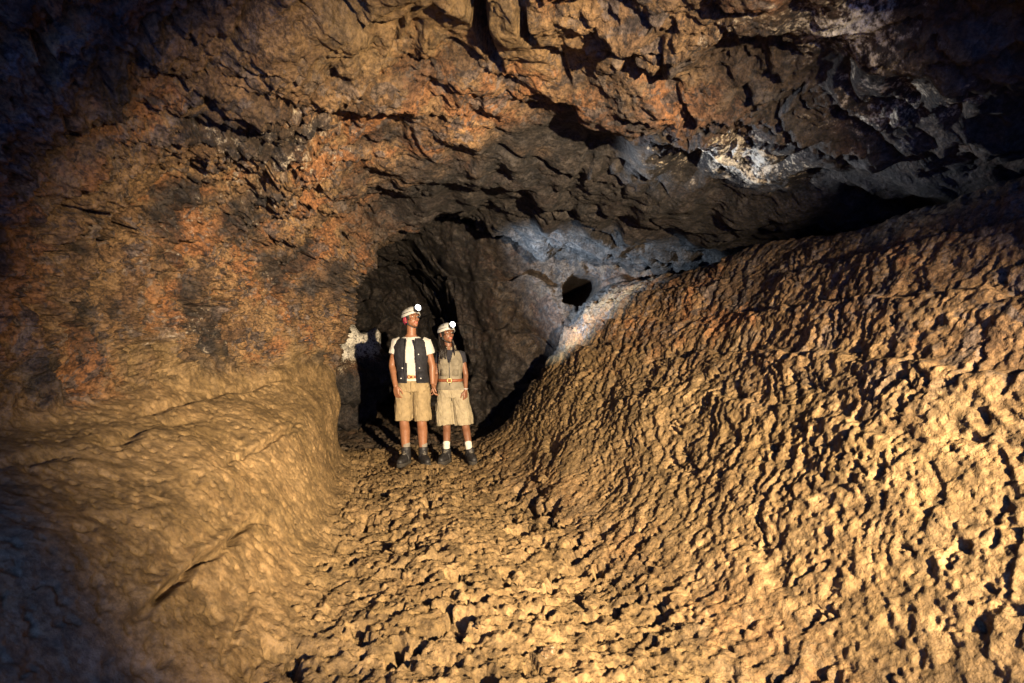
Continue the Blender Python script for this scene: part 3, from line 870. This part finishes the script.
# vest with stand-up collar
b = bmesh.new(); T_V = grown(T_W, .020, .865, 1.345); torso(b, T_V)
for s in (-1, 1): ellipsoid(b, (-.03 + s * .055, -.078, 1.20), (.062, .050, .062))
vest_w = emit('vest', b, M_TAUPE, wom, voxel=.006, smooth=4, wrinkle=.006, solid=.005,
              cut=lambda c: c.z > 1.335 or c.z < .872 or (c.z > 1.20 and abs(c.x + .035) < .02 + .22 * (c.z - 1.22) and c.y < 0))
b = bmesh.new()
for s in (-1, 1):
    rings = []
    for k in range(11):
        a = R(-75) + k / 10 * R(165); a = a if s > 0 else math.pi - a
        rings.append([(-.043 + math.cos(a) * r_ * 1.05, .012 + math.sin(a) * r_, z_) for r_, z_ in ((.064, 1.325), (.071, 1.325), (.074, 1.405 - .02 * (k < 3)), (.067, 1.405 - .02 * (k < 3)))])
    loft(b, rings)
emit('collar', b, M_TAUPE, vest_w)
b = bmesh.new(); tube(b, [(-.035, -.112, 1.24), (-.032, -.123, 1.19), (-.03, -.107, 1.05), (-.028, -.112, .90)], [.005] * 4, seg=8); emit('zip', b, M_BLK, vest_w)
for s in (-1, 1):
    b = bmesh.new()
    bmesh.ops.create_cube(b, size=1, matrix=Matrix.Translation((-.03 + s * .075, -.103, 1.08)) @ Matrix.Rotation(R(s * 24), 4, 'Z') @ Matrix.Diagonal((.075, .02, .085, 1)))
    bmesh.ops.bevel(b, geom=b.edges[:], offset=.007, segments=2, affect='EDGES'); emit('pocket', b, M_TAUPE, vest_w)
belt(wom, T_W, .985, .027, .017, M_LEATHER, 0, -.03)
# wide shorts
b = bmesh.new(); torso(b, grown(T_W, .012, .78, .95))
for s, (hip, kn, an) in zip((-1, 1), legs_w):
    tube(b, [(hip[0] * .85, .008, .86), (hip[0] + s * .008, .004, .74), (hip[0] + s * .008 + (.02 if s > 0 else -.008), 0, .60), (kn[0] * .9 + s * .006 - .01, -.006, .445)], [.098, .108, .113, .118], seg=22)
shorts_w = emit('shorts', b, M_SAND, wom, voxel=.006, smooth=3, wrinkle=.011)
b = bmesh.new(); tube(b, [(-.01, -.118, .86), (.0, -.118, .80), (.004, -.105, .74)], [.005, .005, .004], seg=8); emit('fly', b, M_SAND, shorts_w)
for (hip, kn, an), yaw in zip(legs_w, (R(-16), R(20))):
    b = bmesh.new(); a = Vector(an); up = (Vector(kn) - a).normalized()
    limb(b, [a + up * .02, a + up * .10, a + up * .135], [.040, .042, .045], seg=18)
    emit('sock', b, M_SOCK_W, wom, voxel=.005, smooth=1)
    boot(wom, (an[0], an[1]), yaw, .125, (M_BOOT, M_SOLE))
# bracelet on the free wrist
b = bmesh.new(); w_ = Vector(arm_wr[2]) + Vector((0, .008, .018)); P = [w_ + Vector((math.cos(q / 16 * 2 * math.pi) * .026, math.sin(q / 16 * 2 * math.pi) * .028, 0)) for q in range(17)]
tube(b, P, [.004] * 17, seg=6); emit('bracelet', b, M_SILVER, wom)


# ------------------------------------------------------------------ loose stones on the floor
def floor_z(x, y):
    r_ = int(np.argmin(np.abs(rows - y))); a = int(np.argmin(np.abs(U - 9.0))); c_ = a + int(np.argmin(np.abs(PX[r_, a:a + 420] - x)))
    return float(PZ[r_, c_])


def stone(x, y, r, seed, label, group=None, pale=0.0, squash=.7):
    b = bmesh.new(); bmesh.ops.create_icosphere(b, subdivisions=4, radius=1)
    co = np.array([v.co[:] for v in b.verts], np.float32)
    n = fbm(co[:, 0] + seed * 7.3, co[:, 1], co[:, 2], 1.1, 2) * .45 + fbm(co[:, 0] + seed * 3.1, co[:, 1], co[:, 2], 3.2, 3) * .2
    f1, f2, cid = worley(co[:, 0] * 1.6 + seed, co[:, 1] * 1.6, co[:, 2] * 1.6)
    n += (cid - .5) * .3 * sstep(0, .3, f2 - f1)
    for v, q in zip(b.verts, n): v.co = Vector((v.co.x, v.co.y, v.co.z * squash)) * (1 + float(q)) * r
    me = bpy.data.meshes.new('stone'); b.to_mesh(me); b.free()
    me.polygons.foreach_set('use_smooth', np.ones(len(me.polygons), bool)); me.materials.append(ROCK)
    a = me.attributes.new('mask', 'FLOAT_COLOR', 'POINT')
    a.data.foreach_set('color', np.tile(np.array([1 - pale, 0, pale, 1], np.float32), len(me.vertices)))
    o = bpy.data.objects.new('stone', me); COL.objects.link(o)
    o.location = (x, y, floor_z(x, y) + r * squash * .3); o.rotation_euler = (0, 0, seed * 1.7)
    o['label'] = label; o['category'] = 'stone'
    if group: o['group'] = group
    return o


stone(.163, 2.80, .038, 1, 'pale smooth stone on the cave floor near the bottom of the photo', pale=.4, squash=.55)
for i, (x_, y_, r_) in enumerate(((-.55, 3.3, .045), (-.15, 3.05, .04), (.45, 3.4, .05), (-.8, 4.2, .05), (.1, 4.4, .045), (-.35, 5.2, .05), (-1.1, 5.6, .05), (.3, 5.6, .05), (-.7, 6.2, .05))):
    stone(x_, y_, r_, i + 3, 'small loose tan lava clod lying on the pitted cave floor', 'loose clods on the cave floor')

bd = stone(-2.75, 10.0, .72, 21, 'big boulder with painted-on lit top in the dark passage behind the man', squash=1.25)
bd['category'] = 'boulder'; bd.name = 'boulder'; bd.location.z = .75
ca = bd.data.attributes['mask']; vals = np.array([(0, 1 - .8 * float(sstep(.25, .6, np.float32(v.co.z + .2 * v.co.x))), .8 * float(sstep(.25, .6, np.float32(v.co.z + .2 * v.co.x))), 1) for v in bd.data.vertices], np.float32)  # lit top and dark underside painted into the boulder's colour
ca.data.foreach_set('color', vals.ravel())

# ------------------------------------------------------------------ lamps
def spot(name, loc, target, power, col, angle, blend, size):
    l = bpy.data.lights.new(name, 'SPOT'); l.energy = power; l.color = col; l.spot_size = R(angle); l.spot_blend = blend; l.shadow_soft_size = size
    o = bpy.data.objects.new(name, l); COL.objects.link(o); o.location = loc
    o.rotation_euler = (Vector(target) - Vector(loc)).to_track_quat('-Z', 'Y').to_euler()
    return o


spot('photo_lamp', (1.85, -.6, 1.68), (-.85, 6.6, 1.02), 11000, (1.0, .775, .48), 65, 1.0, .04)
lm = MP + LM; tm = at(728, 165, 4.5)
spot('headlamp_beam', lm + (tm - lm).normalized() * .06, tm, 1700, (.85, .92, 1.0), 24, .9, .015)
lw = WP + LW; tw = at(582, 274, 8.2)
spot('headlamp_beam', lw + (tw - lw).normalized() * .06, tw, 1600, (.62, .81, 1.0), 84, 1.0, .015)

# ------------------------------------------------------------------ world, camera, render
w = bpy.data.worlds.new('World'); S.world = w; w.use_nodes = True
bg = w.node_tree.nodes['Background']; bg.inputs[0].default_value = (.10, .22, .75, 1); bg.inputs[1].default_value = 4.5  # added blue fill, enters by the open rear to tint the shadows

cam = bpy.data.cameras.new('camera'); co = bpy.data.objects.new('camera', cam); COL.objects.link(co)
co.location = (0, 0, CAM_Z); co.rotation_euler = (R(90), 0, 0)
cam.sensor_width = 36; cam.lens = F_PX / 1024 * 36; cam.clip_start = .05; cam.clip_end = 200
cam.dof.use_dof = True; cam.dof.focus_distance = 7.0; cam.dof.aperture_fstop = 3.5
S.camera = co
S.render.engine = 'CYCLES'
S.view_settings.view_transform = 'Standard'; S.view_settings.look = 'None'; S.view_settings.gamma = 1; S.view_settings.exposure = 0
S.cycles.use_denoising = True
S.cycles.sample_clamp_indirect = 4
S.cycles.max_bounces = 3; S.cycles.diffuse_bounces = 1; S.cycles.glossy_bounces = 1
